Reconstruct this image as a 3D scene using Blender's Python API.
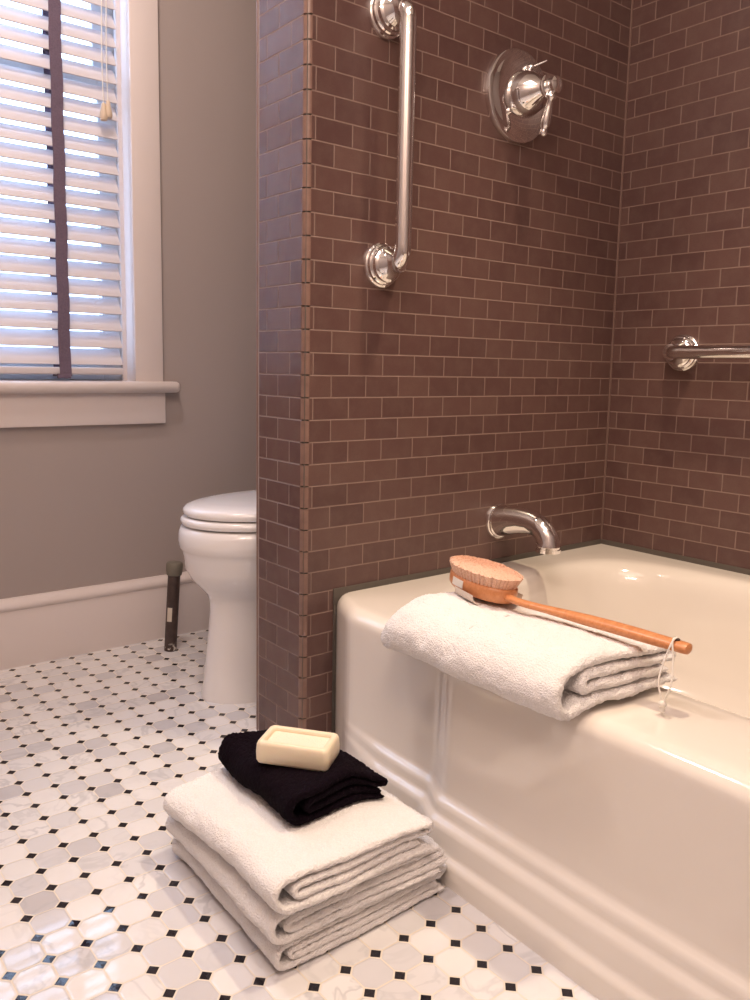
import bpy, bmesh, math, random
from mathutils import Vector, Matrix, noise
random.seed(7)
for o in list(bpy.data.objects): bpy.data.objects.remove(o)
C = bpy.context.scene.collection
SC = bpy.context.scene
PI = math.pi
u = 0.085                       # one wall-tile pitch in metres; everything below is in tile units

# ------------------------------------------------------------------ camera
CAM = (-10.2575042, -15.2913395, 9.2255813)
YAW, PIT, ROL, FPX = 0.670111197, 0.134764378, 0.0187234711, 822.392187
def make_camera():
    cy, sy, cp, sp = math.cos(YAW), math.sin(YAW), math.cos(PIT), math.sin(PIT)
    fw = Vector((sy*cp, cy*cp, -sp)); r = Vector((cy, -sy, 0)); up = r.cross(fw)
    c, s = math.cos(ROL), math.sin(ROL)
    r2 = c*r + s*up; u2 = -s*r + c*up
    cam = bpy.data.cameras.new('camera'); o = bpy.data.objects.new('camera', cam); C.objects.link(o)
    m = Matrix((r2, u2, -fw)).transposed().to_4x4(); m.translation = Vector(CAM)*u
    o.matrix_world = m
    cam.sensor_width = 36; cam.sensor_height = 36; cam.sensor_fit = 'AUTO'
    cam.lens = FPX*36/1000
    cam.shift_x = 0.00678; cam.shift_y = -0.02119
    cam.clip_start = 0.02
    SC.camera = o
make_camera()

# ------------------------------------------------------------------ world, lights, exposure
SC.view_settings.view_transform = 'Standard'; SC.view_settings.look = 'None'
SC.view_settings.gamma = 1; SC.view_settings.use_curve_mapping = False
SC.view_settings.exposure = 0.70
w = bpy.data.worlds.new('world'); SC.world = w; w.use_nodes = True
bg = w.node_tree.nodes['Background']; bg.inputs[0].default_value = (0.50, 0.68, 1.0, 1); bg.inputs[1].default_value = 3.6
def point_light(x, y, z, power, col, rad):
    l = bpy.data.lights.new('bulb_light', 'POINT'); l.energy = power; l.color = col; l.shadow_soft_size = rad
    o = bpy.data.objects.new('bulb_light', l); o.location = (x*u, y*u, z*u); C.objects.link(o); return o
def area_light(x, y, z, sx, sy_, power, col, rot=(0, 0, 0)):
    l = bpy.data.lights.new('ceiling_lamp_and_fill', 'AREA'); l.shape = 'RECTANGLE'; l.size = sx*u; l.size_y = sy_*u
    l.energy = power; l.color = col
    o = bpy.data.objects.new('ceiling_lamp_and_fill', l); o.location = (x*u, y*u, z*u); o.rotation_euler = rot; C.objects.link(o); return o
WARM = (1.0, 0.78, 0.64)
for k in range(4):
    point_light(-11.5+1.6*k*0.6, -14.5-1.6*k*0.8+3, 23.0, 5.6, WARM, 0.045)
area_light(-5, 2.0, 28.2, 3, 3, 8.5, (1.0, 0.83, 0.75))
area_light(-6, -11, 28.2, 11, 11, 5.0, (1.0, 0.84, 0.77))  # added broad soft fill for the room, not a real ceiling fixture
def spot_light(x, y, z, power, col, ang, aim):
    l = bpy.data.lights.new('downlight', 'SPOT'); l.energy = power; l.color = col; l.spot_size = math.radians(ang); l.spot_blend = 0.6; l.shadow_soft_size = 0.05
    o = bpy.data.objects.new('downlight', l); o.location = (x*u, y*u, z*u); C.objects.link(o)
    o.rotation_euler = (Vector(aim)-Vector((x, y, z))).to_track_quat('-Z', 'Y').to_euler()
spot_light(4.4, -6.5, 28.0, 56, (1.0, 0.79, 0.56), 62, (4.0, -6.8, 0))

# ------------------------------------------------------------------ materials
def mat(name, col, rough=0.5, metal=0.0, **kw):
    m = bpy.data.materials.new(name); m.use_nodes = True
    b = m.node_tree.nodes['Principled BSDF']
    b.inputs['Base Color'].default_value = (*col, 1); b.inputs['Roughness'].default_value = rough
    b.inputs['Metallic'].default_value = metal
    for k, v in kw.items(): b.inputs[k.replace('_', ' ')].default_value = v
    return m
class NT:
    def __init__(s, m):
        s.t = m.node_tree; s.n = s.t.nodes; s.l = s.t.links; s.b = s.n['Principled BSDF']
        tc = s.n.new('ShaderNodeTexCoord'); s.co = tc.outputs['Object']
    def lk(s, a, b): s.l.new(a, b)
    def put(s, inp, v):
        if isinstance(v, (int, float)): inp.default_value = v
        elif isinstance(v, tuple): inp.default_value = v
        else: s.l.new(v, inp)
    def m(s, op, a, b=0.0, c=None):
        n = s.n.new('ShaderNodeMath'); n.operation = op; s.put(n.inputs[0], a); s.put(n.inputs[1], b)
        if c is not None: s.put(n.inputs[2], c)
        return n.outputs[0]
    def sep(s, v=None):
        n = s.n.new('ShaderNodeSeparateXYZ'); s.l.new(v or s.co, n.inputs[0]); return n.outputs
    def comb(s, x, y, z=0.0):
        n = s.n.new('ShaderNodeCombineXYZ'); s.put(n.inputs[0], x); s.put(n.inputs[1], y); s.put(n.inputs[2], z); return n.outputs[0]
    def white(s, v):
        n = s.n.new('ShaderNodeTexWhiteNoise'); n.noise_dimensions = '3D'; s.l.new(v, n.inputs['Vector']); return n.outputs
    def noise(s, scale, detail=3, rough=0.5, vec=None, dist=0.0):
        n = s.n.new('ShaderNodeTexNoise'); s.l.new(vec or s.co, n.inputs['Vector']); n.inputs['Scale'].default_value = scale
        n.inputs['Detail'].default_value = detail; n.inputs['Roughness'].default_value = rough; n.inputs['Distortion'].default_value = dist
        return n.outputs['Fac']
    def ramp(s, f, stops):
        n = s.n.new('ShaderNodeValToRGB'); s.l.new(f, n.inputs[0]); e = n.color_ramp.elements
        e[0].position, e[0].color = stops[0][0], (*stops[0][1], 1); e[1].position, e[1].color = stops[-1][0], (*stops[-1][1], 1)
        for p, c in stops[1:-1]:
            q = e.new(p); q.color = (*c, 1)
        return n.outputs[0]
    def mix(s, f, a, b):
        n = s.n.new('ShaderNodeMix'); n.data_type = 'RGBA'; s.put(n.inputs[0], f)
        for i, v in ((6, a), (7, b)):
            if isinstance(v, tuple): n.inputs[i].default_value = (*v[:3], 1)
            else: s.l.new(v, n.inputs[i])
        return n.outputs[2]
    def bump(s, h, dist, strength=1.0, normal=None):
        n = s.n.new('ShaderNodeBump'); s.l.new(h, n.inputs['Height']); n.inputs['Distance'].default_value = dist
        n.inputs['Strength'].default_value = strength
        if normal is not None: s.l.new(normal, n.inputs['Normal'])
        s.l.new(n.outputs[0], s.b.inputs['Normal']); return n.outputs[0]
    def smooth(s, v, a, b):
        n = s.n.new('ShaderNodeMapRange'); n.interpolation_type = 'SMOOTHSTEP'; s.l.new(v, n.inputs[0])
        n.inputs[1].default_value = a; n.inputs[2].default_value = b; return n.outputs[0]

ROWH = 0.502; Z0 = 9.0273       # row height; height of the reference course line above the floor
def brick_mat(name, axis, off, rg=0.34):
    m = mat(name, (0.2, 0.12, 0.1), 0.5); t = NT(m); xyz = t.sep()
    a = t.m('DIVIDE', xyz[axis], u)
    z = t.m('DIVIDE', t.m('SUBTRACT', t.m('DIVIDE', xyz[2], u), Z0), ROWH)
    row = t.m('FLOOR', z); fz = t.m('FRACT', z)
    odd = t.m('MODULO', t.m('ADD', row, 400.0), 2.0)            # rows -3,-1.. are odd
    a2 = t.m('ADD', t.m('SUBTRACT', a, off), t.m('MULTIPLY', t.m('SUBTRACT', 1.0, odd), 0.5))
    a2 = t.m('ADD', a2, 100.0)
    colm = t.m('FLOOR', a2); fa = t.m('FRACT', a2)
    da = t.m('MINIMUM', fa, t.m('SUBTRACT', 1.0, fa))
    dz = t.m('MULTIPLY', t.m('MINIMUM', fz, t.m('SUBTRACT', 1.0, fz)), ROWH)
    d = t.m('MINIMUM', da, dz)
    tile = t.smooth(d, 0.008, 0.021)
    rnd = t.white(t.comb(colm, row, 3.3))[0]
    base = t.ramp(rnd, [(0, (0.100, 0.051, 0.047)), (0.5, (0.118, 0.061, 0.055)), (1, (0.136, 0.074, 0.064))])
    mott = t.noise(26, 4, 0.6); base = t.mix(t.m('MULTIPLY', t.smooth(mott, 0.35, 0.75), 0.40), base, (0.165, 0.106, 0.088))
    fine = t.noise(330, 2, 0.6); base = t.mix(t.m('MULTIPLY', t.smooth(fine, 0.45, 0.8), 0.25), base, (0.075, 0.042, 0.036))
    t.lk(t.mix(tile, (0.27, 0.185, 0.155), base), t.b.inputs['Base Color'])
    t.lk(t.m('ADD', t.m('MULTIPLY', mott, 0.10), t.mix(tile, (0.7,)*3, (rg,)*3)), t.b.inputs['Roughness'])
    h = t.m('ADD', tile, t.m('MULTIPLY', t.noise(70, 3, 0.6), 0.10))
    t.bump(h, 0.0012, 0.8)
    return m
M = {}
M['brick_x'] = brick_mat('brown_tile_x', 0, 0.735)
M['brick_y'] = brick_mat('brown_tile_y', 1, -0.3064)
M['brick_end'] = brick_mat('brown_tile_end', 1, 0.10, 0.20)
M['bullnose'] = mat('bullnose_tile', (0.26, 0.155, 0.12), 0.35)
t = NT(M['bullnose']); t.lk(t.ramp(t.noise(50, 4), [(0.3, (0.20, 0.12, 0.098)), (0.8, (0.27, 0.165, 0.13))]), t.b.inputs['Base Color'])
M['caulk'] = mat('caulk', (0.10, 0.085, 0.073), 0.6)

def floor_mat():
    m = mat('octagon_marble', (0.8, 0.8, 0.8), 0.12); t = NT(m); xyz = t.sep()
    P = 0.5923
    X = t.m('DIVIDE', t.m('SUBTRACT', t.m('DIVIDE', xyz[0], u), -6.79), P)
    Y = t.m('DIVIDE', t.m('SUBTRACT', t.m('DIVIDE', xyz[1], u), -0.7707), P)
    X = t.m('ADD', X, 200.0); Y = t.m('ADD', Y, 200.0)
    cx, cy = t.m('FLOOR', X), t.m('FLOOR', Y); fx, fy = t.m('FRACT', X), t.m('FRACT', Y)
    ex = t.m('MINIMUM', fx, t.m('SUBTRACT', 1.0, fx)); ey = t.m('MINIMUM', fy, t.m('SUBTRACT', 1.0, fy))
    s = t.m('ADD', ex, ey)
    dot = t.m('SUBTRACT', 1.0, t.smooth(s, 0.178, 0.190))
    # octagon mask: far from the cell edges and from the dot
    eo = t.m('MINIMUM', t.m('MINIMUM', ex, ey), t.m('MULTIPLY', t.m('SUBTRACT', s, 0.225), 0.707))
    octo = t.smooth(eo, 0.014, 0.030)
    cell = t.comb(cx, cy, 1.7); r3 = t.white(cell); rnd = r3[0]; rc = t.sep(r3[1])
    base = t.ramp(rnd, [(0, (0.79, 0.77, 0.77)), (0.5, (0.75, 0.735, 0.74)), (0.78, (0.66, 0.65, 0.67)), (0.93, (0.60, 0.59, 0.62)), (1, (0.50, 0.48, 0.50))])
    vv = t.n.new('ShaderNodeVectorMath'); vv.operation = 'MULTIPLY_ADD'
    t.lk(r3[1], vv.inputs[0]); vv.inputs[1].default_value = (3, 3, 3); t.lk(t.co, vv.inputs[2])
    vein = t.noise(13, 3, 0.55, vec=vv.outputs[0], dist=0.6)
    ridge = t.m('ABSOLUTE', t.m('SUBTRACT', vein, 0.5))
    vm = t.m('MULTIPLY', t.m('SUBTRACT', 1.0, t.smooth(ridge, 0.0, 0.05)), t.m('MULTIPLY', t.m('POWER', rc[1], 2.0), 0.55))
    base = t.mix(vm, base, (0.42, 0.42, 0.45))
    cloud = t.noise(16, 3, 0.5, vec=vv.outputs[0]); base = t.mix(t.m('MULTIPLY', t.smooth(cloud, 0.45, 0.8), 0.35), base, (0.66, 0.64, 0.67))
    col = t.mix(octo, (0.72, 0.655, 0.565), base)
    col = t.mix(dot, col, (0.014, 0.012, 0.018))
    t.lk(col, t.b.inputs['Base Color'])
    solid = t.m('MAXIMUM', octo, dot)
    t.lk(t.m('ADD', t.m('MULTIPLY', t.m('SUBTRACT', 1.0, solid), 0.5), 0.045), t.b.inputs['Roughness'])
    tilt = t.m('ADD', t.m('MULTIPLY', t.m('SUBTRACT', rc[0], 0.5), t.m('SUBTRACT', fx, 0.5)), t.m('MULTIPLY', t.m('SUBTRACT', rc[2], 0.5), t.m('SUBTRACT', fy, 0.5)))
    edge = t.smooth(eo, 0.0, 0.07)
    h = t.m('ADD', t.m('MAXIMUM', edge, dot), t.m('MULTIPLY', tilt, 1.6))
    t.bump(h, 0.0006, 1.0)
    return m
M['floor'] = floor_mat()

def paint(name, col, rough=0.6, bumpd=0.0003, sc=400):
    m = mat(name, col, rough); t = NT(m)
    n = t.noise(3, 2); c2 = tuple(x*0.95 for x in col); t.lk(t.mix(n, col, c2), t.b.inputs['Base Color'])
    t.bump(t.noise(sc, 2), bumpd, 0.5); return m
M['wall'] = paint('taupe_paint', (0.385, 0.330, 0.310), 0.55)
M['ceiling'] = paint('ceiling_paint', (0.80, 0.78, 0.75), 0.7)
M['trim'] = paint('trim_paint', (0.72, 0.645, 0.62), 0.3, 0.0001)
M['sash'] = paint('sash_paint', (0.70, 0.72, 0.75), 0.35, 0.0001)
M['tub'] = mat('tub_enamel', (0.82, 0.765, 0.70), 0.10, Coat_Weight=0.5, Coat_Roughness=0.04)
t = NT(M['tub']); t.bump(t.noise(9, 2), 0.0007, 0.5)
M['china'] = mat('vitreous_china', (0.85, 0.83, 0.83), 0.09, Coat_Weight=0.5, Coat_Roughness=0.05)
t = NT(M['china']); t.bump(t.noise(10, 2), 0.0004, 0.4)
M['chrome'] = mat('chrome', (0.88, 0.86, 0.85), 0.06, 1.0)
t = NT(M['chrome']); t.lk(t.m('ADD', t.m('MULTIPLY', t.noise(40, 3), 0.05), 0.035), t.b.inputs['Roughness'])
M['slat'] = mat('blind_slat', (0.62, 0.58, 0.60), 0.4); t = NT(M['slat']); t.bump(t.noise(60, 3), 0.0003, 0.3)
M['tape'] = mat('tape', (0.14,0.10,0.15), 0.9); t = NT(M['tape'])
t.bump(t.noise(900, 2), 0.0005, 0.6); t.lk(t.ramp(t.noise(300, 2), [(0.3, (0.12, 0.085, 0.125)), (0.7, (0.155, 0.115, 0.165))]), t.b.inputs['Base Color'])
M['cord'] = mat('cord', (0.82, 0.78, 0.72), 0.8); NT(M['cord']).bump(NT(M['cord']).noise(800), 0.0003)
M['tassel'] = mat('tassel_wood', (0.62, 0.50, 0.38), 0.45)
M['pipe'] = mat('pipe_iron', (0.055, 0.035, 0.03), 0.5)
t = NT(M['pipe']); z = t.sep()[2]
fl = t.m('MULTIPLY', t.smooth(t.noise(90, 3), 0.54, 0.60), t.m('SUBTRACT', 1.0, t.smooth(z, 0.008, 0.03)))
t.lk(t.mix(fl, t.ramp(t.noise(60, 4), [(0.35, (0.045, 0.028, 0.025)), (0.75, (0.085, 0.056, 0.048))]), (0.7, 0.66, 0.6)), t.b.inputs['Base Color'])
M['cap'] = mat('pipe_cap', (0.17, 0.155, 0.125), 0.5); t = NT(M['cap']); t.bump(t.noise(200, 3), 0.0004, 0.6)
M['sticker'] = mat('sticker', (0.62, 0.56, 0.48), 0.5)
def terry(name, col, col2, sheen=0.3):
    m = mat(name, col, 0.95); t = NT(m); t.b.inputs['Sheen Weight'].default_value = sheen; t.b.inputs['Sheen Roughness'].default_value = 0.6
    n = t.noise(420, 3, 0.7); t.lk(t.mix(t.smooth(n, 0.35, 0.7), col2, col), t.b.inputs['Base Color'])
    v = t.n.new('ShaderNodeTexVoronoi'); v.inputs['Scale'].default_value = 400; t.lk(t.co, v.inputs['Vector'])
    t.bump(t.m('ADD', t.m('MULTIPLY', v.outputs['Distance'], -1.0), n), 0.0018, 0.8); return m
M['terry'] = terry('white_terry', (0.95, 0.93, 0.92), (0.88, 0.85, 0.84))
M['black_terry'] = terry('black_terry', (0.007, 0.002, 0.007), (0.003, 0.001, 0.003), 0.0)
M['black_terry'].node_tree.nodes['Principled BSDF'].inputs['Specular IOR Level'].default_value = 0.12
M['soap'] = mat('soap', (0.85, 0.74, 0.56), 0.38, Subsurface_Weight=0.25)
M['soap'].node_tree.nodes['Principled BSDF'].inputs['Subsurface Radius'].default_value = (0.01, 0.006, 0.003)
M['soap_face'] = mat('soap_face', (0.84, 0.77, 0.62), 0.5)
t = NT(M['soap_face']); t.bump(t.noise(330, 2, 0.5), 0.0012, 0.9)
def wood():
    m = mat('brush_wood', (0.6, 0.25, 0.1), 0.32); t = NT(m)
    mp = t.n.new('ShaderNodeMapping'); t.lk(t.co, mp.inputs[0]); mp.inputs['Scale'].default_value = (6, 60, 60)
    g = t.noise(2.2, 4, 0.6, vec=mp.outputs[0], dist=0.6)
    t.lk(t.ramp(g, [(0.25, (0.50, 0.19, 0.075)), (0.55, (0.62, 0.26, 0.11)), (0.8, (0.70, 0.33, 0.16))]), t.b.inputs['Base Color'])
    return m
M['wood'] = wood()
M['bristle'] = mat('bristle', (0.74, 0.47, 0.33), 0.7)
t = NT(M['bristle']); t.lk(t.ramp(t.noise(500, 2), [(0.3, (0.62, 0.36, 0.25)), (0.7, (0.82, 0.56, 0.42))]), t.b.inputs['Base Color'])
M['plate'] = mat('plate', (0.80, 0.76, 0.70), 0.35)
M['strap'] = mat('strap_canvas', (0.74, 0.64, 0.56), 0.85); t = NT(M['strap']); t.bump(t.noise(900, 2), 0.0005)
M['glass'] = mat('glass', (1, 1, 1), 0.0, Transmission_Weight=1.0, IOR=1.0)
M['ground'] = paint('outside_ground', (0.20, 0.22, 0.18), 0.9)

# ------------------------------------------------------------------ mesh helpers (coordinates in tile units)
def link(name, bm, m, parent=None, smooth=True, org=None, angle=40, structure=False):
    """one mesh object; org = origin in units (verts are given in world units)"""
    me = bpy.data.meshes.new(name)
    bmesh.ops.recalc_face_normals(bm, faces=bm.faces)
    o_ = Vector(org) if org is not None else Vector((0, 0, 0))
    for v in bm.verts: v.co = (v.co-o_)*u
    if smooth:
        for f in bm.faces: f.smooth = True
        for e in bm.edges:
            if len(e.link_faces) == 2 and e.calc_face_angle(0) > math.radians(angle): e.smooth = False
    bm.to_mesh(me); bm.free()
    o = bpy.data.objects.new(name, me); C.objects.link(o)
    if m: me.materials.append(m)
    o.location = o_*u
    if parent is not None:
        o.parent = parent; o.location = o_*u-parent.location if parent.rotation_euler.z == 0 and parent.parent is None else o_*u
        if parent.parent is not None: o.location = o_*u-parent.matrix_basis.translation-parent.parent.location
    if structure: o['kind'] = 'structure'
    return o
def thing(name, label, cat, loc, group=None):
    o = bpy.data.objects.new(name, None); C.objects.link(o); o.location = Vector(loc)*u; o.empty_display_size = 0.02
    o['label'] = label; o['category'] = cat
    if group: o['group'] = group
    return o
def tag(o, label, cat, group=None):
    o['label'] = label; o['category'] = cat
    if group: o['group'] = group
def bx(bm, x0, x1, y0, y1, z0, z1, bev=0.0, seg=2):
    r = bmesh.ops.create_cube(bm, size=1)
    vs = r['verts']
    for v in vs:
        v.co = Vector((x0+(v.co.x+.5)*(x1-x0), y0+(v.co.y+.5)*(y1-y0), z0+(v.co.z+.5)*(z1-z0)))
    if bev:
        es = list({e for v in vs for e in v.link_edges})
        bmesh.ops.bevel(bm, geom=es, offset=bev, segments=seg, profile=0.5, affect='EDGES')
    return bm
def box(x0, x1, y0, y1, z0, z1, bev=0.0, seg=2): return bx(bmesh.new(), x0, x1, y0, y1, z0, z1, bev, seg)
def rings(bm, rs, closed=True, cap0=True, cap1=True):
    V = [[bm.verts.new(p) for p in r] for r in rs]; n = len(rs[0])
    for i in range(len(rs)-1):
        for j in range(n if closed else n-1):
            k = (j+1) % n
            bm.faces.new((V[i][j], V[i][k], V[i+1][k], V[i+1][j]))
    if cap0: bm.faces.new(V[0][::-1])
    if cap1: bm.faces.new(V[-1])
    return V
def frame(d):
    d = d.normalized(); a = Vector((0, 0, 1)) if abs(d.z) < 0.9 else Vector((1, 0, 0))
    s = d.cross(a).normalized(); return s, d.cross(s).normalized()
def tube(bm, pts, rad, n=20, cap=True):
    pts = [Vector(p) for p in pts]; rad = rad if isinstance(rad, (list, tuple)) else [rad]*len(pts)
    s = None; rs = []
    for i, p in enumerate(pts):
        d = (pts[min(i+1, len(pts)-1)]-pts[max(i-1, 0)]).normalized()
        if s is None: s, _ = frame(d)
        s = (s-d*s.dot(d)).normalized(); t_ = d.cross(s)
        rs.append([p+(s*math.cos(a)+t_*math.sin(a))*rad[i] for a in [2*PI*k/n for k in range(n)]])
    rings(bm, rs, True, cap, cap); return bm
def lathe(bm, org, axis, prof, n=40):
    """prof: list of (distance along axis, radius)"""
    org = Vector(org); axis = Vector(axis).normalized(); s, t_ = frame(axis)
    rs = [[org+axis*h+(s*math.cos(a)+t_*math.sin(a))*max(r, 1e-4) for a in [2*PI*k/n for k in range(n)]] for h, r in prof]
    rings(bm, rs, True, True, True); return bm
def crom(P, n=8):
    P = [Vector(p) for p in P]; out = []
    for i in range(len(P)-1):
        p0, p1, p2, p3 = P[max(i-1, 0)], P[i], P[i+1], P[min(i+2, len(P)-1)]
        for k in range(n):
            s = k/n
            out.append(0.5*((2*p1)+(p2-p0)*s+(2*p0-5*p1+4*p2-p3)*s*s+(3*p1-p0-3*p2+p3)*s**3))
    out.append(P[-1]); return out
def interp(x, tab):
    if x <= tab[0][0]: return tab[0][1]
    for (a, b), (c, d) in zip(tab, tab[1:]):
        if x <= c: return b+(d-b)*(x-a)/(c-a)
    return tab[-1][1]
def sst(x, a, b):
    t_ = min(1, max(0, (x-a)/(b-a))); return t_*t_*(3-2*t_)

# ------------------------------------------------------------------ room shell
XW = 11.2249          # long tiled wall
YW = 10.27            # window wall
PB = 2.04             # back of the partition
ZC = 28.5             # ceiling
XL, YB = -15.0, -18.6
link('floor', box(XL-1, 12.4, YB-1, YW+1, -0.6, 0), M['floor'], smooth=False, structure=True)
link('ceiling', box(XL-1, 12.4, YB-1, YW+1, ZC, ZC+0.6), M['ceiling'], smooth=False, structure=True)
link('wall_right', box(XW, XW+1, YB-1, PB+0.2, 0, ZC), M['brick_y'], smooth=False, structure=True)
link('wall_left', box(XL-1, XL, YB-1, YW+1, 0, ZC), M['wall'], smooth=False, structure=True)
link('wall_front', box(XL, XW, YB-1, YB, 0, ZC), M['wall'], smooth=False, structure=True)
link('wall_toilet', box(8.0, 9.0, PB, YW, 0, ZC), M['wall'], smooth=False, structure=True)
# window wall with an opening
WX0, WX1, WZ0, WZ1 = -9.9, 0.36, 8.55, 24.0
bm = bmesh.new()
bx(bm, XL, WX0, YW, YW+1.4, 0, ZC); bx(bm, WX1, 8.0, YW, YW+1.4, 0, ZC)
bx(bm, WX0, WX1, YW, YW+1.4, 0, WZ0); bx(bm, WX0, WX1, YW, YW+1.4, WZ1, ZC)
link('wall_back', bm, M['wall'], smooth=False, structure=True)
# tiled partition: core + tiled front face + tiled end face
R = 0.14
link('wall_partition', box(R, XW, 0.0, PB-0.02, 0, ZC), M['brick_x'], smooth=False, structure=True)
link('wall_partition_end', box(0.0, R+0.02, R, PB-0.1, 0, ZC), M['brick_end'], smooth=False, structure=True)
link('wall_partition_back', box(0.0, 8.0, PB-0.1, PB, 0, ZC), M['wall'], smooth=False, structure=True)
bm = bmesh.new()
zz = (Z0 % ROWH)-ROWH; k = 0
while zz < ZC:
    a, b = max(0.0, zz+0.018), min(ZC, zz+ROWH-0.018)
    if b > a:
        j = random.uniform(-.004, .004)
        arc = [(R-R*math.cos(q)+j, R-R*math.sin(q)+j) for q in [PI/2*i/6 for i in range(7)]]+[(R+0.03, R*0.2), (R+0.03, R+0.03), (R*0.2, R+0.03)]
        rings(bm, [[(x, y, a) for x, y in arc], [(x, y, b) for x, y in arc]])
    zz += ROWH
link('trim_1', bm, M['bullnose'], structure=True, angle=50)
link('trim_2', box(0.035, R+0.02, 0.035, R+0.02, 0, ZC), M['caulk'], smooth=False, structure=True)
link('trim_3', box(-0.015, 0.05, PB-0.06, PB+0.01, 0, ZC, 0.01), M['bullnose'], structure=True)
# caulk joints where the tub and the walls meet
bm = bmesh.new(); bx(bm, 0.86, XW, -0.035, 0.02, 3.62, 4.03, 0.01); bx(bm, XW-0.035, XW+0.02, YB, 0.0, 3.62, 4.03, 0.01); bx(bm, 0.87, 0.97, -0.035, 0.02, 0, 3.64, 0.01)
link('trim_4', bm, M['caulk'], structure=True)
bm = bmesh.new(); bx(bm, XW-0.045, XW+0.02, -0.045, 0.02, 3.9, ZC, 0.02)
link('trim_5', bm, mat('corner_grout', (0.19, 0.12, 0.10), 0.7), structure=True)
# baseboard (profiled) along the window wall and the partition back
def baseboard(name, p0, p1, nrm):
    prof = [(0, 0), (0.22, 0), (0.22, 1.70), (0.20, 1.76), (0.235, 1.79), (0.27, 1.84), (0.275, 1.90), (0.255, 1.97), (0.20, 2.03), (0.13, 2.08), (0.10, 2.13), (0, 2.13)]
    bm = bmesh.new(); n = Vector(nrm)
    rings(bm, [[Vector(p)+n*d+Vector((0, 0, z)) for d, z in prof] for p in (p0, p1)])
    return link(name, bm, M['trim'], structure=True, angle=35)
baseboard('baseboard_back', (XL, YW, 0), (8.0, YW, 0), (0, -1, 0))
baseboard('baseboard_left', (XL, YB, 0), (XL, YW-0.3, 0), (1, 0, 0))
baseboard('baseboard_toilet', (8.0, PB, 0), (8.0, YW-0.3, 0), (-1, 0, 0))

# ------------------------------------------------------------------ window (setting)
win = bpy.data.objects.new('window_1', None); C.objects.link(win); win['kind'] = 'structure'; win.location = (0, 0, 0)
bm = bmesh.new()
bx(bm, WX1-0.06, 1.24, YW-0.20, YW+0.02, 8.62, 24.9, 0.03); bx(bm, WX0-1.0, WX0+0.06, YW-0.22, YW+0.02, 8.62, 24.9, 0.03)
bx(bm, WX0-1.05, 1.38, YW-0.24, YW+0.02, 24.0-0.06, 25.1, 0.03)
link('casing', bm, M['trim'], win)
# stool with a rounded nose, apron board below
bm = bmesh.new()
nose = [(0.9, 8.28), (-0.34, 8.28), (-0.44, 8.31), (-0.50, 8.38), (-0.52, 8.46), (-0.50, 8.54), (-0.44, 8.61), (-0.34, 8.64), (0.9, 8.64)]
x0, x1 = WX0-1.3, 1.72
def ns(x, sh): return [(x, YW+min(a, 0.9)+(sh if a < 0 else 0), 8.46+(z-8.46)*(1 if sh == 0 else 0.86)) for a, z in nose]
rings(bm, [ns(x0, 0.09), ns(x0+0.07, 0), ns(x1-0.09, 0), ns(x1, 0.10)])
link('sill', bm, M['trim'], win, angle=50)
link('apron_board', box(WX0-0.98, 1.30, YW-0.20, YW+0.02, 7.28, 8.30, 0.02), M['trim'], win)
# jambs
bm = bmesh.new()
for (a, b) in ((WX1-0.02, WX1+0.15), (WX0-0.15, WX0+0.02)): bx(bm, a, b, YW+0.02, YW+1.45, WZ0, WZ1)
bx(bm, WX1-0.16, WX1, YW+0.62, YW+0.78, WZ0, WZ1, 0.02); bx(bm, WX0, WX0+0.16, YW+0.62, YW+0.78, WZ0, WZ1, 0.02)
bx(bm, WX0, WX1, YW+0.02, YW+1.45, WZ1-0.02, WZ1+0.15); bx(bm, WX0, WX1, YW+0.6, YW+1.6, 8.3, 8.66)
link('jamb', bm, M['trim'], win, smooth=False)
def sash(y, z0, z1, nm):
    bm = bmesh.new(); s = 0.72
    bx(bm, WX1-s, WX1, y, y+0.3, z0, z1, 0.03); bx(bm, WX0, WX0+s, y, y+0.3, z0, z1, 0.03)
    bx(bm, WX0+s-.05, WX1-s+.05, y+.01, y+0.29, z0, z0+(0.9 if nm == 0 else 0.5), 0.03); bx(bm, WX0+s-.05, WX1-s+.05, y+.01, y+0.29, z1-0.5, z1, 0.03)
    f = link('sash', bm, M['sash'], win)
    g = bmesh.new(); bx(g, WX0+s-.02, WX1-s+.02, y+0.13, y+0.16, z0+.3, z1-.3); link('pane', g, M['glass'], win, smooth=False)
sash(YW+0.80, 8.66, 18.2, 0); sash(YW+1.12, 17.7, 24.0, 1)

# ------------------------------------------------------------------ window blind
bl = thing('window_blind', 'off-white slatted venetian blind with dark ladder tapes hanging in the window', 'blind', (-4.7, YW+0.30, 23.9))
BX0, BX1, BY = WX0+0.10, -0.02, YW+0.24
bm = bmesh.new(); th = math.radians(54); SW = 0.60; zs = 9.38; nsl = 0
while zs < 23.3:
    rows = []
    tt = th+random.uniform(-.03, .03)
    top, bot = [], []
    for i in range(7):
        s = (i/6-0.5)*SW; crown = 0.028*(1-(2*s/SW)**2)
        top.append((s, crown+0.016)); bot.append((s, crown-0.016))
    prof = top+bot[::-1]
    ends = []
    dz = random.uniform(-.02, .02)
    for x in (BX0, BX1):
        ends.append([(x, BY+a*math.cos(tt)-b*math.sin(tt)*-1*0-b*math.sin(tt), zs+dz+a*math.sin(tt)+b*math.cos(tt)) for a, b in prof])
    rings(bm, ends); zs += 0.53; nsl += 1
link('slats', bm, M['slat'], bl, angle=60)
link('bottom_rail', box(BX0, BX1, BY-0.26, BY+0.26, 8.84, 9.06, 0.05, 3), M['slat'], bl)
link('head_rail', box(BX0, BX1, BY-0.34, BY+0.34, 23.4, 23.98, 0.03), M['slat'], bl)
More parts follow.
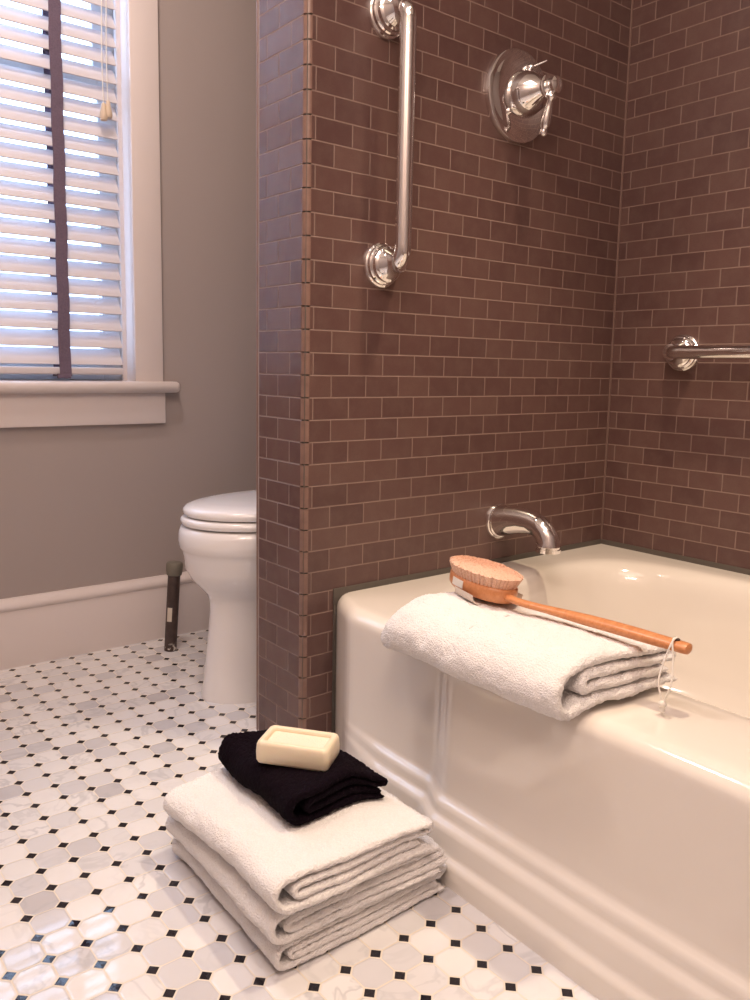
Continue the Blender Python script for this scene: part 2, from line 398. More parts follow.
for tx in (-1.87, -4.9, -7.95):
    bm = bmesh.new()
    def tape(y):
        pts = []
        n = 90
        for i in range(n+1):
            z = 8.80+(23.4-8.80)*i/n
            pts.append((tx+0.012*math.sin(z*3), y+0.012*math.sin(z*2*PI/0.53), z))
        rr = [[(p[0]-0.175, p[1], p[2]), (p[0]+0.175, p[1], p[2]), (p[0]+0.175, p[1]+0.02, p[2]), (p[0]-0.175, p[1]+0.02, p[2])] for p in pts]
        rings(bm, rr)
    tape(BY-0.30); tape(BY+0.27)
    bx(bm, tx-0.20, tx+0.20, BY-0.31, BY+0.29, 8.79, 8.83)
    bx(bm, tx-0.24, tx+0.16, BY-0.33, BY-0.24, 8.72, 8.86, 0.02)
    link('ladder_tape', bm, M['tape'], bl)
for cx_, zb in ((-0.52, 16.75), (-0.38, 16.85)):
    bm = bmesh.new(); tube(bm, [(cx_+0.02*math.sin(z*1.3), BY-0.37, z) for z in [zb+0.1+(23.5-zb)*i/14 for i in range(15)]], 0.016, 8)
    link('lift_cord', bm, M['cord'], bl)
    bm = bmesh.new(); lathe(bm, (cx_, BY-0.37, zb+0.2), (0, 0, -1), [(0, 0.03), (0.03, 0.06), (0.12, 0.075), (0.3, 0.11), (0.42, 0.125), (0.5, 0.10), (0.52, 0.03)], 20)
    link('tassel', bm, M['tassel'], bl)

# outside ground so the lower panes look onto something real
gr = link('ground', box(-80, 80, YW+12, 160, -40, -39), M['ground'], smooth=False, structure=True)

# ------------------------------------------------------------------ bathtub
def build_tub():
    L = 17.9
    def xf(y):                                  # outer face of the front apron in plan, y from 0 to -L
        d = -y
        if d > L-6: d = max(0, L-d) if L-d < 6 else d
        x = 0.95-interp(d, [(0, 0), (0.2, .10), (0.9, .40), (1.05, .455), (1.2, .49), (1.35, .505), (1.5, .51), (3.9, .56)])
        x -= 0.34*sst(d, 4.05, 4.95)
        x -= 0.05*sst(d, 5, 9)
        return x
    # samples on the unit square boundary: front (s=-1), then near end, back, far end
    ys = []; y = 0.0
    while y < L:
        ys.append(y); d = y if y < L/2 else L-y
        y += 0.05 if (d < 1.7 or 3.9 < d < 5.1) else 0.14
    ys.append(L)
    side = [('f', v) for v in ys]
    nb = 50
    side += [('n', i/nb) for i in range(1, nb)]
    side += [('b', 1-i/90) for i in range(0, 91)]
    side += [('w', 1-i/nb) for i in range(1, nb)]
    X1, E = XW-0.01, -0.03
    def outer(k, v, off):                      # position of the outer ring with the apron pushed out by off
        if k == 'f': return Vector((xf(-v)-off*sst(v, 0.7, 3.0)*sst(L-v, 0.5, 2.6), E-v*(L-0.03)/L, 0))
        xa, xb = xf(0), X1
        if k == 'n': return Vector((xf(-L)+(xb-xa)*v, -L, 0))
        if k == 'b': return Vector((X1, E-v*(L-0.03), 0))
        return Vector((xa+(xb-xa)*v, E, 0))
    def sq(k, v):
        if k == 'f': return (-1, 1-2*v/L)
        if k == 'n': return (-1+2*v, -1)
        if k == 'b': return (1, 1-2*v)
        return (-1+2*v, 1)
    def inner(k, v, x0, x1, y0, y1, n):
        s, t_ = sq(k, v); q = (abs(s)**n+abs(t_)**n)**(-1/n)
        return Vector(((x0+x1)/2+(x1-x0)/2*s*q, (y0+y1)/2+(y1-y0)/2*t_*q, 0))
    RS = []
    prof = [(0, .60), (.33, .59), (.39, .57), (.43, .52), (.46, .47), (.49, .45), (.53, .44), (.82, .43), (.89, .41), (.93, .37), (.97, .30), (1.0, .27), (1.04, .255), (1.13, .25), (1.19, .23), (1.23, .18), (1.27, .11),
            (1.31, .08), (1.36, .065), (1.7, .045), (2.4, .02), (3.0, .005), (3.40, -.0), (3.55, -.005)]
    for z, off in prof: RS.append([outer(k, v, off)+Vector((0, 0, z)) for k, v in side])
    def inset_ring(ins, z, n=None):
        out = []
        for k, v in side:
            p = outer(k, v, 0); p.x += ins*(1 if k == 'f' else 0)
            if k in 'nw': p.x = (xf(0)+ins)+(X1-xf(0)-ins)*v
            p.z = z; out.append(p)
        return out
    for a in range(1, 7):
        q = PI/2*a/6; RS.append(inset_ring(0.34*(1-math.cos(q)), 3.55+0.33*math.sin(q)))
    RS.append(inset_ring(0.5, 3.885))
    # the basin
    def blend(t_, z, ext, n):
        A = inset_ring(0.5, z)
        return [a.lerp(inner(k, v, *ext, n)+Vector((0, 0, z)), t_) for a, (k, v) in zip(A, side)]
    x0, x1, y0, y1 = 2.15, XW-0.80, -L+1.0, -1.05
    RS.append(blend(0.5, 3.89, (x0, x1, y0, y1), 5))
    RS.append([p for p in blend(0.85, 3.89, (x0, x1, y0, y1), 5)])
    for ins, z, n in [(0, 3.87, 5), (0.10, 3.83, 5), (0.20, 3.73, 4.8), (0.27, 3.58, 4.6), (0.34, 3.3, 4.5), (0.46, 2.7, 4.3), (0.6, 2.0, 4.2), (0.78, 1.3, 4), (0.98, 0.9, 4), (1.35, 0.62, 3.8), (1.9, 0.52, 3.6), (3.2, 0.48, 3.2)]:
        RS.append([inner(k, v, x0+ins, x1-ins, y0+ins*1.4, y1-ins*1.1, n)+Vector((0, 0, z)) for k, v in side])
    bm = bmesh.new(); V = rings(bm, RS, True, False, False)
    c = bm.verts.new(((x0+x1)/2, (y0+y1)/2, 0.46)); n = len(side)
    for j in range(n): bm.faces.new((V[-1][j], V[-1][(j+1) % n], c))
    bmesh.ops.remove_doubles(bm, verts=bm.verts, dist=0.0005)
    tub = thing('bathtub', 'glossy cream built-in bathtub with a stepped apron in the brown tiled alcove', 'bathtub', (5.6, -9, 0))
    link('tub_body', bm, M['tub'], tub, org=(5.6, -9, 0), angle=80)
    b = bmesh.new(); lathe(b, (6.2, -2.2, 0.62), (0, 0, 1), [(0, 0.36), (0.03, 0.34), (0.05, 0.2), (0.04, 0.02)], 32); link('drain', b, M['chrome'], tub)
    return tub
build_tub()

# ------------------------------------------------------------------ chrome fittings
def flange(bm, org, ax, r=0.52):
    lathe(bm, org, ax, [(h*1.15, q_) for h, q_ in [(0, r), (0.05, r), (0.08, r*0.97), (0.095, r*0.92), (0.10, r*0.90), (0.16, r*0.89), (0.19, r*0.84), (0.20, r*0.79), (0.27, r*0.77), (0.30, r*0.70), (0.31, r*0.66),
                        (0.38, r*0.56), (0.46, r*0.47), (0.55, r*0.43), (0.60, r*0.43), (0.61, r*0.36)]], 48)
def elbow_path(A, out, B, depth, rad):
    """A,B flange points on the wall, out = outward unit vector"""
    A, B, out = Vector(A), Vector(B), Vector(out); d = (B-A).normalized()
    P = [A+out*0.3]
    for i in range(13):
        q = PI/2*i/12; P.append(A+out*(depth-rad+rad*math.sin(q))+d*(rad-rad*math.cos(q)))
    for i in range(1, 12): P.append(A+out*depth+d*(rad+((B-A).length-2*rad)*i/12))
    for i in range(13):
        q = PI/2*(1-i/12); P.append(B+out*(depth-rad+rad*math.sin(q))-d*(rad-rad*math.cos(q)))
    P.append(B+out*0.3); return P
def grab_bar(A, B, out, label):
    t_ = thing('grab_bar', label, 'grab bar', A)
    bm = bmesh.new(); tube(bm, elbow_path(A, out, B, 0.80, 0.34), 0.185, 28); link('bar', bm, M['chrome'], t_, angle=60)
    for P in (A, B):
        bm = bmesh.new(); flange(bm, P, out); link('flange', bm, M['chrome'], t_, angle=28)
grab_bar((2.10, 0, 17.05), (2.10, 0, 11.58), (0, -1, 0), 'vertical chrome grab bar on the tiled partition above the tub end')
grab_bar((XW, -2.38, 9.79), (XW, -13.2, 9.79), (-1, 0, 0), 'horizontal chrome grab bar on the long tiled wall above the tub')

va = thing('shower_valve', 'round chrome shower valve with lever handle on the tiled wall', 'shower valve', (6.47, 0, 16.20))
bm = bmesh.new(); c = (6.47, 0, 16.20)
lathe(bm, c, (0, -1, 0), [(0, 1.14), (0.10, 1.15), (0.15, 1.13), (0.18, 1.08), (0.18, 1.03), (0.21, 0.98), (0.25, 0.8), (0.28, 0.6), (0.29, 0.3), (0.29, 0.05)], 72)
link('escutcheon', bm, M['chrome'], va, angle=35)
bm = bmesh.new()
lathe(bm, c, (0, -1, 0), [(0.2, 0.55), (0.30, 0.57), (0.36, 0.565), (0.50, 0.53), (0.66, 0.47), (0.80, 0.36), (0.92, 0.27), (1.0, 0.235), (1.03, 0.25), (1.06, 0.29), (1.10, 0.29), (1.13, 0.25), (1.14, 0.19), (1.20, 0.16), (1.25, 0.17), (1.29, 0.20), (1.36, 0.20), (1.41, 0.13), (1.43, 0.05)], 48)
link('handle_dome', bm, M['chrome'], va, angle=35)
bm = bmesh.new(); pv = Vector(c)+Vector((0, -1.24, 0)); dr = Vector((0.0, 0.24, -1)).normalized()
tube(bm, [pv+dr*s for s in (0.02, .2, .24, .28, .34, .5, .7, .85, .95, 1.0, 1.04, 1.10, 1.16, 1.2)], [.10, .09, .13, .13, .075, .085, .115, .125, .115, .08, .08, .105, .085, .02], 24)
link('lever', bm, M['chrome'], va, angle=50)
bm = bmesh.new(); p = Vector((6.60, -0.27, 16.86))
lathe(bm, p, (0, -1, 0), [(0, 0.11), (0.10, 0.11), (0.16, 0.07), (0.20, 0.02)], 20); tube(bm, [p+Vector((0, -.1, 0)), p+Vector((0.18, -.26, .10)), p+Vector((0.30, -.36, .17))], [.035, .03, .02], 12)
link('diverter_pin', bm, M['chrome'], va)
for q in ((5.97, 15.70), ):
    bm = bmesh.new(); lathe(bm, (q[0], -0.24, q[1]), (0, -1, 0), [(0, 0.09), (0.05, 0.085), (0.08, 0.05), (0.08, 0.01)], 20); link('screw', bm, M['chrome'], va)

sp = thing('tub_spout', 'curved chrome tub spout low on the tiled wall over the bathtub', 'spout', (6.44, 0, 5.10))
bm = bmesh.new(); s0 = Vector((6.44, 0, 5.10))
lathe(bm, s0, (0, -1, 0), [(0, 0.50), (0.07, 0.50), (0.11, 0.48), (0.12, 0.455), (0.16, 0.45), (0.19, 0.42), (0.19, 0.38)], 48)
link('flange', bm, M['chrome'], sp, angle=30)
bm = bmesh.new()
pth = [(0, -0.12, 0.03), (0, -0.35, 0.07), (0, -0.62, 0.12), (0, -0.92, 0.15), (0, -1.22, 0.14), (0, -1.48, 0.07), (0, -1.67, -0.06), (0, -1.77, -0.20), (0, -1.80, -0.30), (0, -1.80, -0.32), (0, -1.80, -0.38), (0, -1.80, -0.40), (0, -1.80, -0.44), (0, -1.80, -0.46), (0, -1.80, -0.54)]
rd = [.44, .425, .39, .35, .32, .30, .295, .295, .30, .32, .33, .30, .30, .33, .33]
tube(bm, [s0+Vector(p) for p in pth], rd, 36)
link('spout_body', bm, M['chrome'], sp, angle=45)

# ------------------------------------------------------------------ toilet (faces left, tank against its own wall)
def toilet():
    T = thing('toilet', 'white toilet with closed lid, half hidden behind the tiled partition', 'toilet', (3.0, 5.0, 0))
    CY = 4.55
    def egg(x0, x1, w, z, cyo=0.0, n=48, blunt=2.0):
        """outline: front tip at x0, back at x1, half width w"""
        out = []; xm = x0+(x1-x0)*0.50
        for i in range(n):
            a = 2*PI*i/n; ca, sa = math.cos(a), math.sin(a)
            e = 2.0/blunt
            cx = math.copysign(abs(ca)**e, ca); sx = math.copysign(abs(sa)**e, sa)
            x = xm+(xm-x0)*cx*-1 if ca > 0 else xm-(x1-xm)*cx
            out.append((x-.07, CY+w*sx, z*.972))
        return out
    bm = bmesh.new()
    R_ = [(-.15, 6.8, 1.30, 0), (-.15, 6.8, 1.30, .08), (-.10, 6.8, 1.26, .30), (-.02, 6.8, 1.18, 1.0), (.07, 6.8, 1.08, 1.9), (.12, 6.8, 1.02, 2.5), (.115, 6.7, 1.03, 2.85), (.03, 6.6, 1.16, 3.05), (-.16, 6.5, 1.40, 3.26), (-.37, 6.4, 1.65, 3.5), (-.52, 6.3, 1.86, 3.80), (-.55, 6.3, 1.92, 4.16), (-.595, 6.3, 2.0, 4.30), (-.62, 6.3, 2.03, 4.36), (-.66, 6.3, 2.07, 4.42), (-.68, 6.3, 2.10, 4.6), (-.66, 6.3, 2.10, 4.82), (-.60, 6.3, 2.06, 4.98), (-.50, 6.3, 1.98, 5.02)]
    rings(bm, [egg(a, b, c_, z, blunt=2.15) for a, b, c_, z in R_])
    link('bowl', bm, M['china'], T, angle=50)
    bm = bmesh.new()
    rings(bm, [egg(a, 5.4, c_, z) for a, c_, z in [(-.50, 1.92, 5.05), (-.60, 2.03, 5.07), (-.63, 2.06, 5.14), (-.62, 2.05, 5.22), (-.56, 2.0, 5.27), (-.46, 1.9, 5.295)]])
    link('seat', bm, M['china'], T, angle=50)
    bm = bmesh.new()
    rings(bm, [egg(a, 5.5, c_, z) for a, c_, z in [(-.38, 1.86, 5.315), (-.52, 1.99, 5.33), (-.565, 2.03, 5.40), (-.55, 2.01, 5.50), (-.46, 1.93, 5.57), (-.28, 1.78, 5.62), (.1, 1.5, 5.66), (.9, 1.0, 5.69), (1.8, .4, 5.70)]])
    link('lid', bm, M['china'], T, angle=50)
    link('tank', box(5.55, 7.95, CY-2.35, CY+2.35, 5.0, 9.3, 0.25, 4), M['china'], T)
    link('tank_lid', box(5.40, 7.98, CY-2.5, CY+2.5, 9.3, 9.7, 0.12, 3), M['china'], T)
    b = bmesh.new(); lathe(b, (5.55, CY-1.6, 8.7), (-1, 0, 0), [(0, .17), (.1, .17), (.14, .1)], 24); tube(b, [(5.42, CY-1.6, 8.7), (5.40, CY-1.1, 8.66), (5.40, CY-0.8, 8.64)], [.06, .05, .07], 12)
    link('flush_lever', b, M['chrome'], T)
toilet()

# ------------------------------------------------------------------ capped pipe stub
pp = thing('capped_pipe', 'short dark pipe with a grey cap standing by the baseboard next to the toilet', 'pipe', (0.76, 8.8, 0))
tp = Vector((0.17, 0.0, 2.5))
def pl(s): return Vector((0.76, 8.8, 0))+tp*s
bm = bmesh.new(); tube(bm, [pl(s/8) for s in range(9)], 0.195, 28); link('pipe_body', bm, M['pipe'], pp, org=(0.76, 8.8, 0))
bm = bmesh.new(); lathe(bm, pl(0.99), tp, [(0, .20), (.02, .24), (.10, .25), (.12, .25), (.14, .26), (.36, .265), (.42, .235), (.44, .17), (.44, .02)], 28)
link('cap', bm, M['cap'], pp, angle=40)
bm = bmesh.new()
arc = [math.radians(a) for a in range(-165, -115, 8)]
rings(bm, [[pl(s)+Vector((math.cos(a)*.202, math.sin(a)*.202, 0)) for a in arc for r in (0.232,)]+[pl(s)+Vector((math.cos(a)*0.193, math.sin(a)*0.193, 0)) for a in arc[::-1]] for s in (0.40, 0.58)])
st = link('sticker', bm, M['sticker'], pp); st['label'] = 'small pale sticker on the pipe'

# ------------------------------------------------------------------ folded cloth
CL = bpy.data.textures.new('terry_pile', 'CLOUDS'); CL.noise_scale = 0.0042; CL.noise_depth = 2
CL2 = bpy.data.textures.new('terry_lump', 'CLOUDS'); CL2.noise_scale = 0.03; CL2.noise_depth = 1
def resample(P, ds):
    P = [Vector((p[0], p[1])) for p in P]; out = [P[0]]; acc = 0
    for a, b in zip(P, P[1:]):
        L = (b-a).length
        if L < 1e-6: continue
        s = ds-acc
        while s <= L: out.append(a+(b-a)*(s/L)); s += ds
        acc = L-(s-ds)
    out.append(P[-1]); return out
def arc2(cx, cy, r, a0, a1, n=14, ry=None):
    ry = ry or r
    return [(cx+r*math.cos(math.radians(a0+(a1-a0)*i/n)), cy+ry*math.sin(math.radians(a0+(a1-a0)*i/n))) for i in range(n+1)]
def quarter_fold(W, t_, W2=None, e3=0.0, e4=0.0, inr=2.4):
    """centre line of a towel folded twice: four layers, outer fold at a=0"""
    P = [(W-e4, t_*0.5)]
    P += arc2(2.0*t_, 2.0*t_, 1.5*t_, 270, 90, 18)                 # outer fold on the left
    P += arc2(W-t_*0.5, 3.0*t_, 0.5*t_, 90, -90, 8)               # right fold from the top layer to the second
    P += arc2(inr*t_+0.5*t_, 2.0*t_, 0.5*t_, 90, 270, 8)           # inner fold
    P += [(W-e3, t_*1.5)]
    return P
def sheet(name, path, th, b0, b1, warp, m, parent=None, ds=0.055, db=0.06, org=(0, 0, 0), pile=0.0016, lump=0.002, round_b=True, sub=1):
    C2 = resample(path, ds); n = len(C2); N = []
    for i in range(n):
        d = (C2[min(i+1, n-1)]-C2[max(i-1, 0)]).normalized(); N.append(Vector((-d.y, d.x)))
    nb = max(4, int((b1-b0)/db)); S = []
    for k in range(nb+1): S.append((b0+(b1-b0)*k/nb, 1.0))
    if round_b:
        r = th*0.55; q = [(r*(1-math.cos(a)), math.sin(a)) for a in [PI/2*i/4 for i in range(1, 5)]]
        S = [(b0, 0.10)]+[(b0+x, y) for x, y in q]+[s for s in S if b0+r+.02 < s[0] < b1-r-.02]+[(b1-x, y) for x, y in q[::-1]]+[(b1, 0.10)]
    cap = 4
    bm = bmesh.new(); RR = []
    for b, f in S:
        up, dn = [], []
        for i in range(n):
            e = min(i, n-1-i)*ds; g = math.sqrt(max(0.02, 1-(1-min(1, e/(th*0.5)))**2)); h = th*0.5*f*g
            up.append(C2[i]+N[i]*h); dn.append(C2[i]-N[i]*h)
        RR.append([warp(p.x, b, p.y) for p in up+dn[::-1]])
    V = [[bm.verts.new(p) for p in r] for r in RR]; m2 = 2*n
    for i in range(len(V)-1):
        for j in range(m2):
            k = (j+1) % m2; bm.faces.new((V[i][j], V[i][k], V[i+1][k], V[i+1][j]))
    for E_ in (V[0], V[-1]):
        for j in range(n-1): bm.faces.new((E_[j], E_[j+1], E_[m2-2-j], E_[m2-1-j]))
    o = link(name, bm, m, parent, org=org, angle=180)
    if sub:
        s_ = o.modifiers.new('sub', 'SUBSURF'); s_.levels = sub; s_.render_levels = sub
    for tx, st in ((CL2, lump), (CL, pile)):
        d = o.modifiers.new('pile', 'DISPLACE'); d.texture = tx; d.strength = st; d.mid_level = 0.5; d.texture_coords = 'LOCAL'
    return o

# the stack of three towels on the floor: fold on the left, layer edges towards the camera
def nz(x, y, z, f, s=0): return noise.noise(Vector((x*f+s, y*f+s*1.7, z*f-s)))
zb = 0.03
def stack_z(x, y, h):
    k = (x+4.2)/3.4
    return h*(1+0.05*nz(x, y, 0, 0.8, 9)+0.03*math.sin(x*2.3+1)*k-0.05*sst(k, .72, 1.05)-0.10*sst(y, -4.5, -1.8))
specs = [(-4.16, -0.66, -5.62, -1.75, 0.43, 11, 0.0), (-4.24, -0.74, -5.64, -1.72, 0.49, 23, 0.0), (-4.28, -1.02, -5.68, -1.80, 0.60, 37, 0.0)]
labs = ['thick white folded towel at the bottom of the floor stack', 'thick white folded towel in the middle of the floor stack', 'thick white folded towel on top of the floor stack, under the black washcloth']
for i, (x0, x1, y0, y1, H, sd, rt) in enumerate(specs):
    W = x1-x0; t_ = H/4
    P = quarter_fold(W, t_, e3=(0.16, 0.02, 0.24)[i], e4=(0.0, 0.18, 0.05)[i], inr=2.55+0.2*(i == 2))
    def warp(a, b, z, x0=x0, zb=zb, sd=sd, H=H, W=W, i=i):
        k = a/W
        y = b+0.10*nz(a, b, z*2, 0.5, sd)+0.05*(z/H-.5)+0.10*k*math.sin(z*9+sd)*0.4
        x = x0+a+0.05*nz(a, b, z*3, 0.7, sd+5)+0.06*math.sin(b*1.1+sd)*(1-k)*0.8+0.20*nz(0, b*.8, z*7, .8, sd+3)*k*k
        damp = z/H
        zz = stack_z(x, y, zb+z+0.018*math.sin(a*3.1+sd)*k*math.sin(PI*damp))
        return (x, y, zz)
    o = sheet('folded_towel', P, t_*0.90, y0, y1, warp, M['terry'], org=((x0+x1)/2, (y0+y1)/2, zb), pile=0.0034, lump=0.0035)
    tag(o, labs[i], 'towel', 'white towels stacked on the floor')
    zb += H*1.01+0.018

# black washcloth on the stack
ZT = zb-0.01
bc0 = Vector((-2.24, -3.30)); ang = math.radians(-5)
Wc, Tc = 2.02, 0.155
P = quarter_fold(Wc, Tc, e3=0.1, e4=0.05, inr=2.6)
def warpc(a, b, z):
    k = a/Wc; zz = z*(1.0-0.35*sst(k, 0.6, 1.0))+0.03*nz(a, b, 0, 1.2, 3)*(.3+z*2)+0.10*sst(b, 0.6, 1.5)*sst(1-k, .55, 1)*(z/0.62)
    A = (a-Wc/2)+0.05*nz(a, b, z*2, .9, 8)-0.10*b*0.3; B = b+0.06*nz(a, b, z*4, .9, 4)-0.05*math.sin(a*3)
    X_, Y_ = bc0.x+A*math.cos(ang)-B*math.sin(ang), bc0.y+A*math.sin(ang)+B*math.cos(ang)
    return (X_, Y_, stack_z(X_, Y_, ZT)+zz)
o = sheet('washcloth', P, Tc*0.92, -1.32, 1.42, warpc, M['black_terry'], org=(bc0.x, bc0.y, ZT), pile=0.0055, lump=0.002, ds=0.045, db=0.045)
tag(o, 'small black folded terry washcloth on the white towel stack, beneath the soap bar', 'washcloth')

# soap bar
ZS = stack_z(-2.48, -3.60, ZT)+4*Tc-0.03
sb = thing('soap_bar', 'cream rectangular soap bar with a recessed top lying on the black washcloth', 'soap', (-2.48, -3.60, ZS))
sb.rotation_euler.z = 0
def soap():
    L, Wd, H = 1.36, 0.80, 0.42; r = 0.09
    a = math.atan2(-1.09, 0.82)
    def rr(hx, hy, rad, z, n=8):
        out = []
        for cx, cy, q0 in ((hx-rad, hy-rad, 0), (-hx+rad, hy-rad, 90), (-hx+rad, -hy+rad, 180), (hx-rad, -hy+rad, 270)):
            for i in range(n+1):
                q = math.radians(q0+90*i/n); out.append((cx+rad*math.cos(q), cy+rad*math.sin(q), z))
        return [(-2.48+x*math.cos(a)-y*math.sin(a), -3.60+x*math.sin(a)+y*math.cos(a), ZS+zz) for x, y, zz in out]
    hx, hy = L/2, Wd/2
    bm = bmesh.new()
    rings(bm, [rr(hx-.07, hy-.07, .06, 0), rr(hx-.03, hy-.03, .08, .02), rr(hx-.005, hy-.005, .09, .07), rr(hx, hy, .09, H*.5), rr(hx-.01, hy-.01, .09, H-.07), rr(hx-.03, hy-.03, .085, H-.02), rr(hx-.06, hy-.06, .07, H), rr(hx-.11, hy-.11, .05, H), rr(hx-.135, hy-.135, .04, H-.02), rr(hx-.14, hy-.14, .035, H-.08)])
    o = link('soap_body', bm, M['soap'], sb, angle=60)
    bm = bmesh.new(); rings(bm, [rr(hx-.145, hy-.145, .03, H-.10), rr(hx-.145, hy-.145, .03, H-.07)])
    link('stamped_panel', bm, M['soap_face'], sb)
soap()

# towel draped on the tub rim
TW, TT = 3.05, 0.212
P = quarter_fold(TW, TT, e3=0.3, e4=0.1, inr=3.0)
tx0, ty0, ty1 = -0.55, -7.72, -3.1
def warpt(a, b, z):
    x = tx0+a+0.06*nz(a, b, z*2, .5, 2); H = 4*TT
    k = a/TW; s = (b-ty0)/(ty1-ty0)
    # the rim carries the towel: outside the rim it sags down a little, inside it hangs into the basin
    base = 3.98-0.24*sst(0.45-x, 0, 1.0)-0.16*sst(x, 2.0, 3.1)
    end = sst(s, 0.80, 1.0)
    rnd = math.sqrt(max(0.0, 1-max(0, (s-.90)/.10)**2)); zz = base-0.10*end+(2*TT+(z-2*TT)*(0.25+0.75*rnd))*(1.0-0.06*end)*(1+0.10*nz(a, b, 0, .7, 6))-0.25*(z/H)*sst(k, .55, 1.0)
    zz += (0.06*math.sin(a*2.0+1.0)*k)*(1-s)*(z/H)*2
    y = b+0.14*nz(a, b, z*1.5, .5, 14)+0.16*(z/H-.5)*(1 if s < .5 else -1)-0.35*sst(k, .0, .6)*(1-s)*0.6+0.35*k*(end)*0.5
    x += 0.12*end*(1-k)+0.25*(1-rnd)*(1-k)+0.10*math.sin(z*5)*k*0.4
    return (x, y, zz)
o = sheet('folded_towel', P, TT*0.90, ty0, ty1, warpt, M['terry'], org=(1.0, -5.6, 4.0), pile=0.0034, lump=0.005)
tag(o, 'plump white folded towel draped over the bathtub rim under the brush', 'towel')

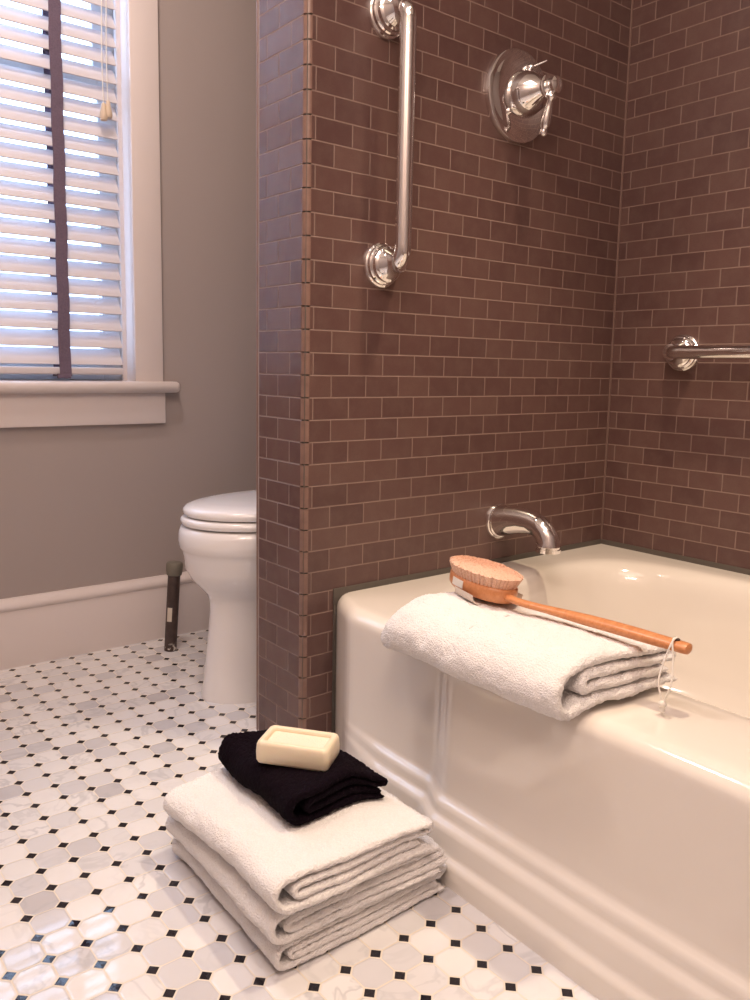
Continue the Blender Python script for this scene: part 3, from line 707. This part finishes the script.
# ------------------------------------------------------------------ bath brush lying bristles up on the towel
def brush():
    A = Vector((1.50, -3.50, 5.10)); B = Vector((1.19, -5.20, 5.00)); E = Vector((1.47, -8.72, 4.93))
    T = thing('bath_brush', 'long-handled wooden bath brush lying bristles up across the rim towel', 'brush', A)
    d = (B-A).normalized(); c = (A+B)/2; s = Vector((d.y, -d.x, 0)).normalized(); n = s.cross(d).normalized()
    if n.z < 0: n = -n
    tilt = Matrix.Rotation(math.radians(-6), 3, d); s = tilt @ s; n = tilt @ n
    hl, hw = (B-A).length/2, 0.54
    def oval(fx, fy, h, k=40):
        return [c+d*(hl*fx*math.cos(q))+s*(hw*fy*math.sin(q))+n*h for q in [2*PI*i/k for i in range(k)]]
    bm = bmesh.new()
    rings(bm, [oval(.80, .78, -.18), oval(.93, .92, -.16), oval(.99, .99, -.10), oval(1, 1, -.01), oval(.99, .99, .09), oval(.95, .94, .12), oval(.7, .7, .125)])
    head = link('head', bm, M['wood'], T, org=c, angle=50)
    # bristles: dense tufts
    bm = bmesh.new(); rng = random.Random(4)
    def tuft(p, tip, r0, r1):
        s1, s2 = frame(tip-p); k = 6
        rs = [[p+(s1*math.cos(q)+s2*math.sin(q))*r0 for q in [2*PI*i/k for i in range(k)]],
              [p.lerp(tip, .6)+(s1*math.cos(q)+s2*math.sin(q))*r1*.9 for q in [2*PI*i/k for i in range(k)]],
              [tip+(s1*math.cos(q)+s2*math.sin(q))*r1+(tip-p).normalized()*rng.uniform(-.008, .004) for q in [2*PI*i/k+.2 for i in range(k)]]]
        rings(bm, rs)
    for ring in range(0, 13):
        f = 0.06+0.84*ring/12; cnt = max(6, int(56*f+4))
        for i in range(cnt):
            q = 2*PI*i/cnt+ring*.3
            base = c+d*(hl*f*math.cos(q))+s*(hw*f*math.sin(q))+n*0.12
            out = (d*math.cos(q)*.08+s*math.sin(q)*.09)*f
            h = 0.215+rng.uniform(-.004, .004)
            tuft(base, base+n*h+out+(d*rng.uniform(-.012, .012)+s*rng.uniform(-.012, .012)), .034, .055)
    b = link('bristles', bm, M['bristle'], T, org=c, smooth=False); b['kind'] = 'stuff'
    # hand strap under the head with a small label on the rim side
    bm = bmesh.new(); cc = c+d*(hl*0.26)
    arcp = [cc+s*(0.60*abs(math.cos(q))**0.7*(1 if math.cos(q) > 0 else -1))+n*(-0.10-0.21*math.sin(q)**0.8) for q in [PI*i/16 for i in range(17)]]
    wd = 0.30
    for w0 in (0,):
        rings(bm, [[p-d*wd, p+d*wd, p+d*wd+n*0.025, p-d*wd+n*0.025] for p in arcp])
    st_ = link('strap', bm, M['strap'], T, org=c); st_['label'] = 'beige canvas hand strap'
    # handle
    P0 = B-d*0.12-n*0.03; pts = crom([P0, B+d*0.35, B.lerp(E, .35)+Vector((0, 0, -.02)), B.lerp(E, .62), B.lerp(E, .86), E], 8)
    rad = [interp(i/(len(pts)-1), [(0, .11), (.12, .085), (.3, .09), (.5, .13), (.7, .135), (.88, .125), (.97, .12), (.99, .09), (1, .04)]) for i in range(len(pts))]
    bm = bmesh.new(); rs = []
    for i, p in enumerate(pts):
        dd = (pts[min(i+1, len(pts)-1)]-pts[max(i-1, 0)]).normalized(); sd = Vector((dd.y, -dd.x, 0)).normalized(); un = Vector((0, 0, 1))
        rs.append([p+sd*rad[i]*1.15*math.cos(q)+un*rad[i]*0.75*math.sin(q) for q in [2*PI*j/20 for j in range(20)]])
    rings(bm, rs); link('handle', bm, M['wood'], T, org=B)
    # dark hole lining near the end and the hanging cord
    dd = (E-B).normalized(); hp = E-dd*0.24
    bm = bmesh.new(); lathe(bm, hp+Vector((0, 0, .095)), (0, 0, 1), [(0, .05), (.012, .055), (.016, .05), (.01, .02)], 16); e = link('eyelet', bm, M['pipe'], T)
    sdv = Vector((dd.y, -dd.x, 0)).normalized()
    if sdv.x > 0: sdv = -sdv
    top = hp+Vector((0, 0, .13)); low = Vector((1.05, -8.55, 3.98))
    bm = bmesh.new()
    for k_, off in ((0, -.06), (1, .07)):
        tube(bm, crom([top, top+sdv*.14+Vector((0, 0, -.03)), top+sdv*.22+Vector((0, 0, -.3))+dd*off, top.lerp(low, .6)+dd*off*1.6+sdv*.12, low+Vector((0, 0, .16))+dd*off*.3, low], 6), .016, 8)
    lathe(bm, low+Vector((0, 0, .16)), (0, 0, -1), [(0, .03), (.03, .06), (.08, .065), (.12, .04), (.17, .05), (.2, .03)], 12)
    cd = link('cord', bm, M['cord'], T); cd['label'] = 'white cord loop knotted at the end'
    # small pale plate on the near rim of the head
    near = -1 if s.x > 0 else 1
    qs = [math.radians(a) for a in range(84, 110, 4)]
    bm2 = bmesh.new(); rr_ = []
    for hh in (-.075, .07):
        rr_.append([c+d*(hl*1.015*math.cos(q))+s*near*(hw*1.015*math.sin(q))+n*hh for q in qs]+[c+d*(hl*1.04*math.cos(q))+s*near*(hw*1.04*math.sin(q))+n*hh for q in qs[::-1]])
    rings(bm2, rr_); pl_ = link('label_plate', bm2, M['plate'], T); pl_['label'] = 'small pale label on the rim of the head'
    return T
brush()
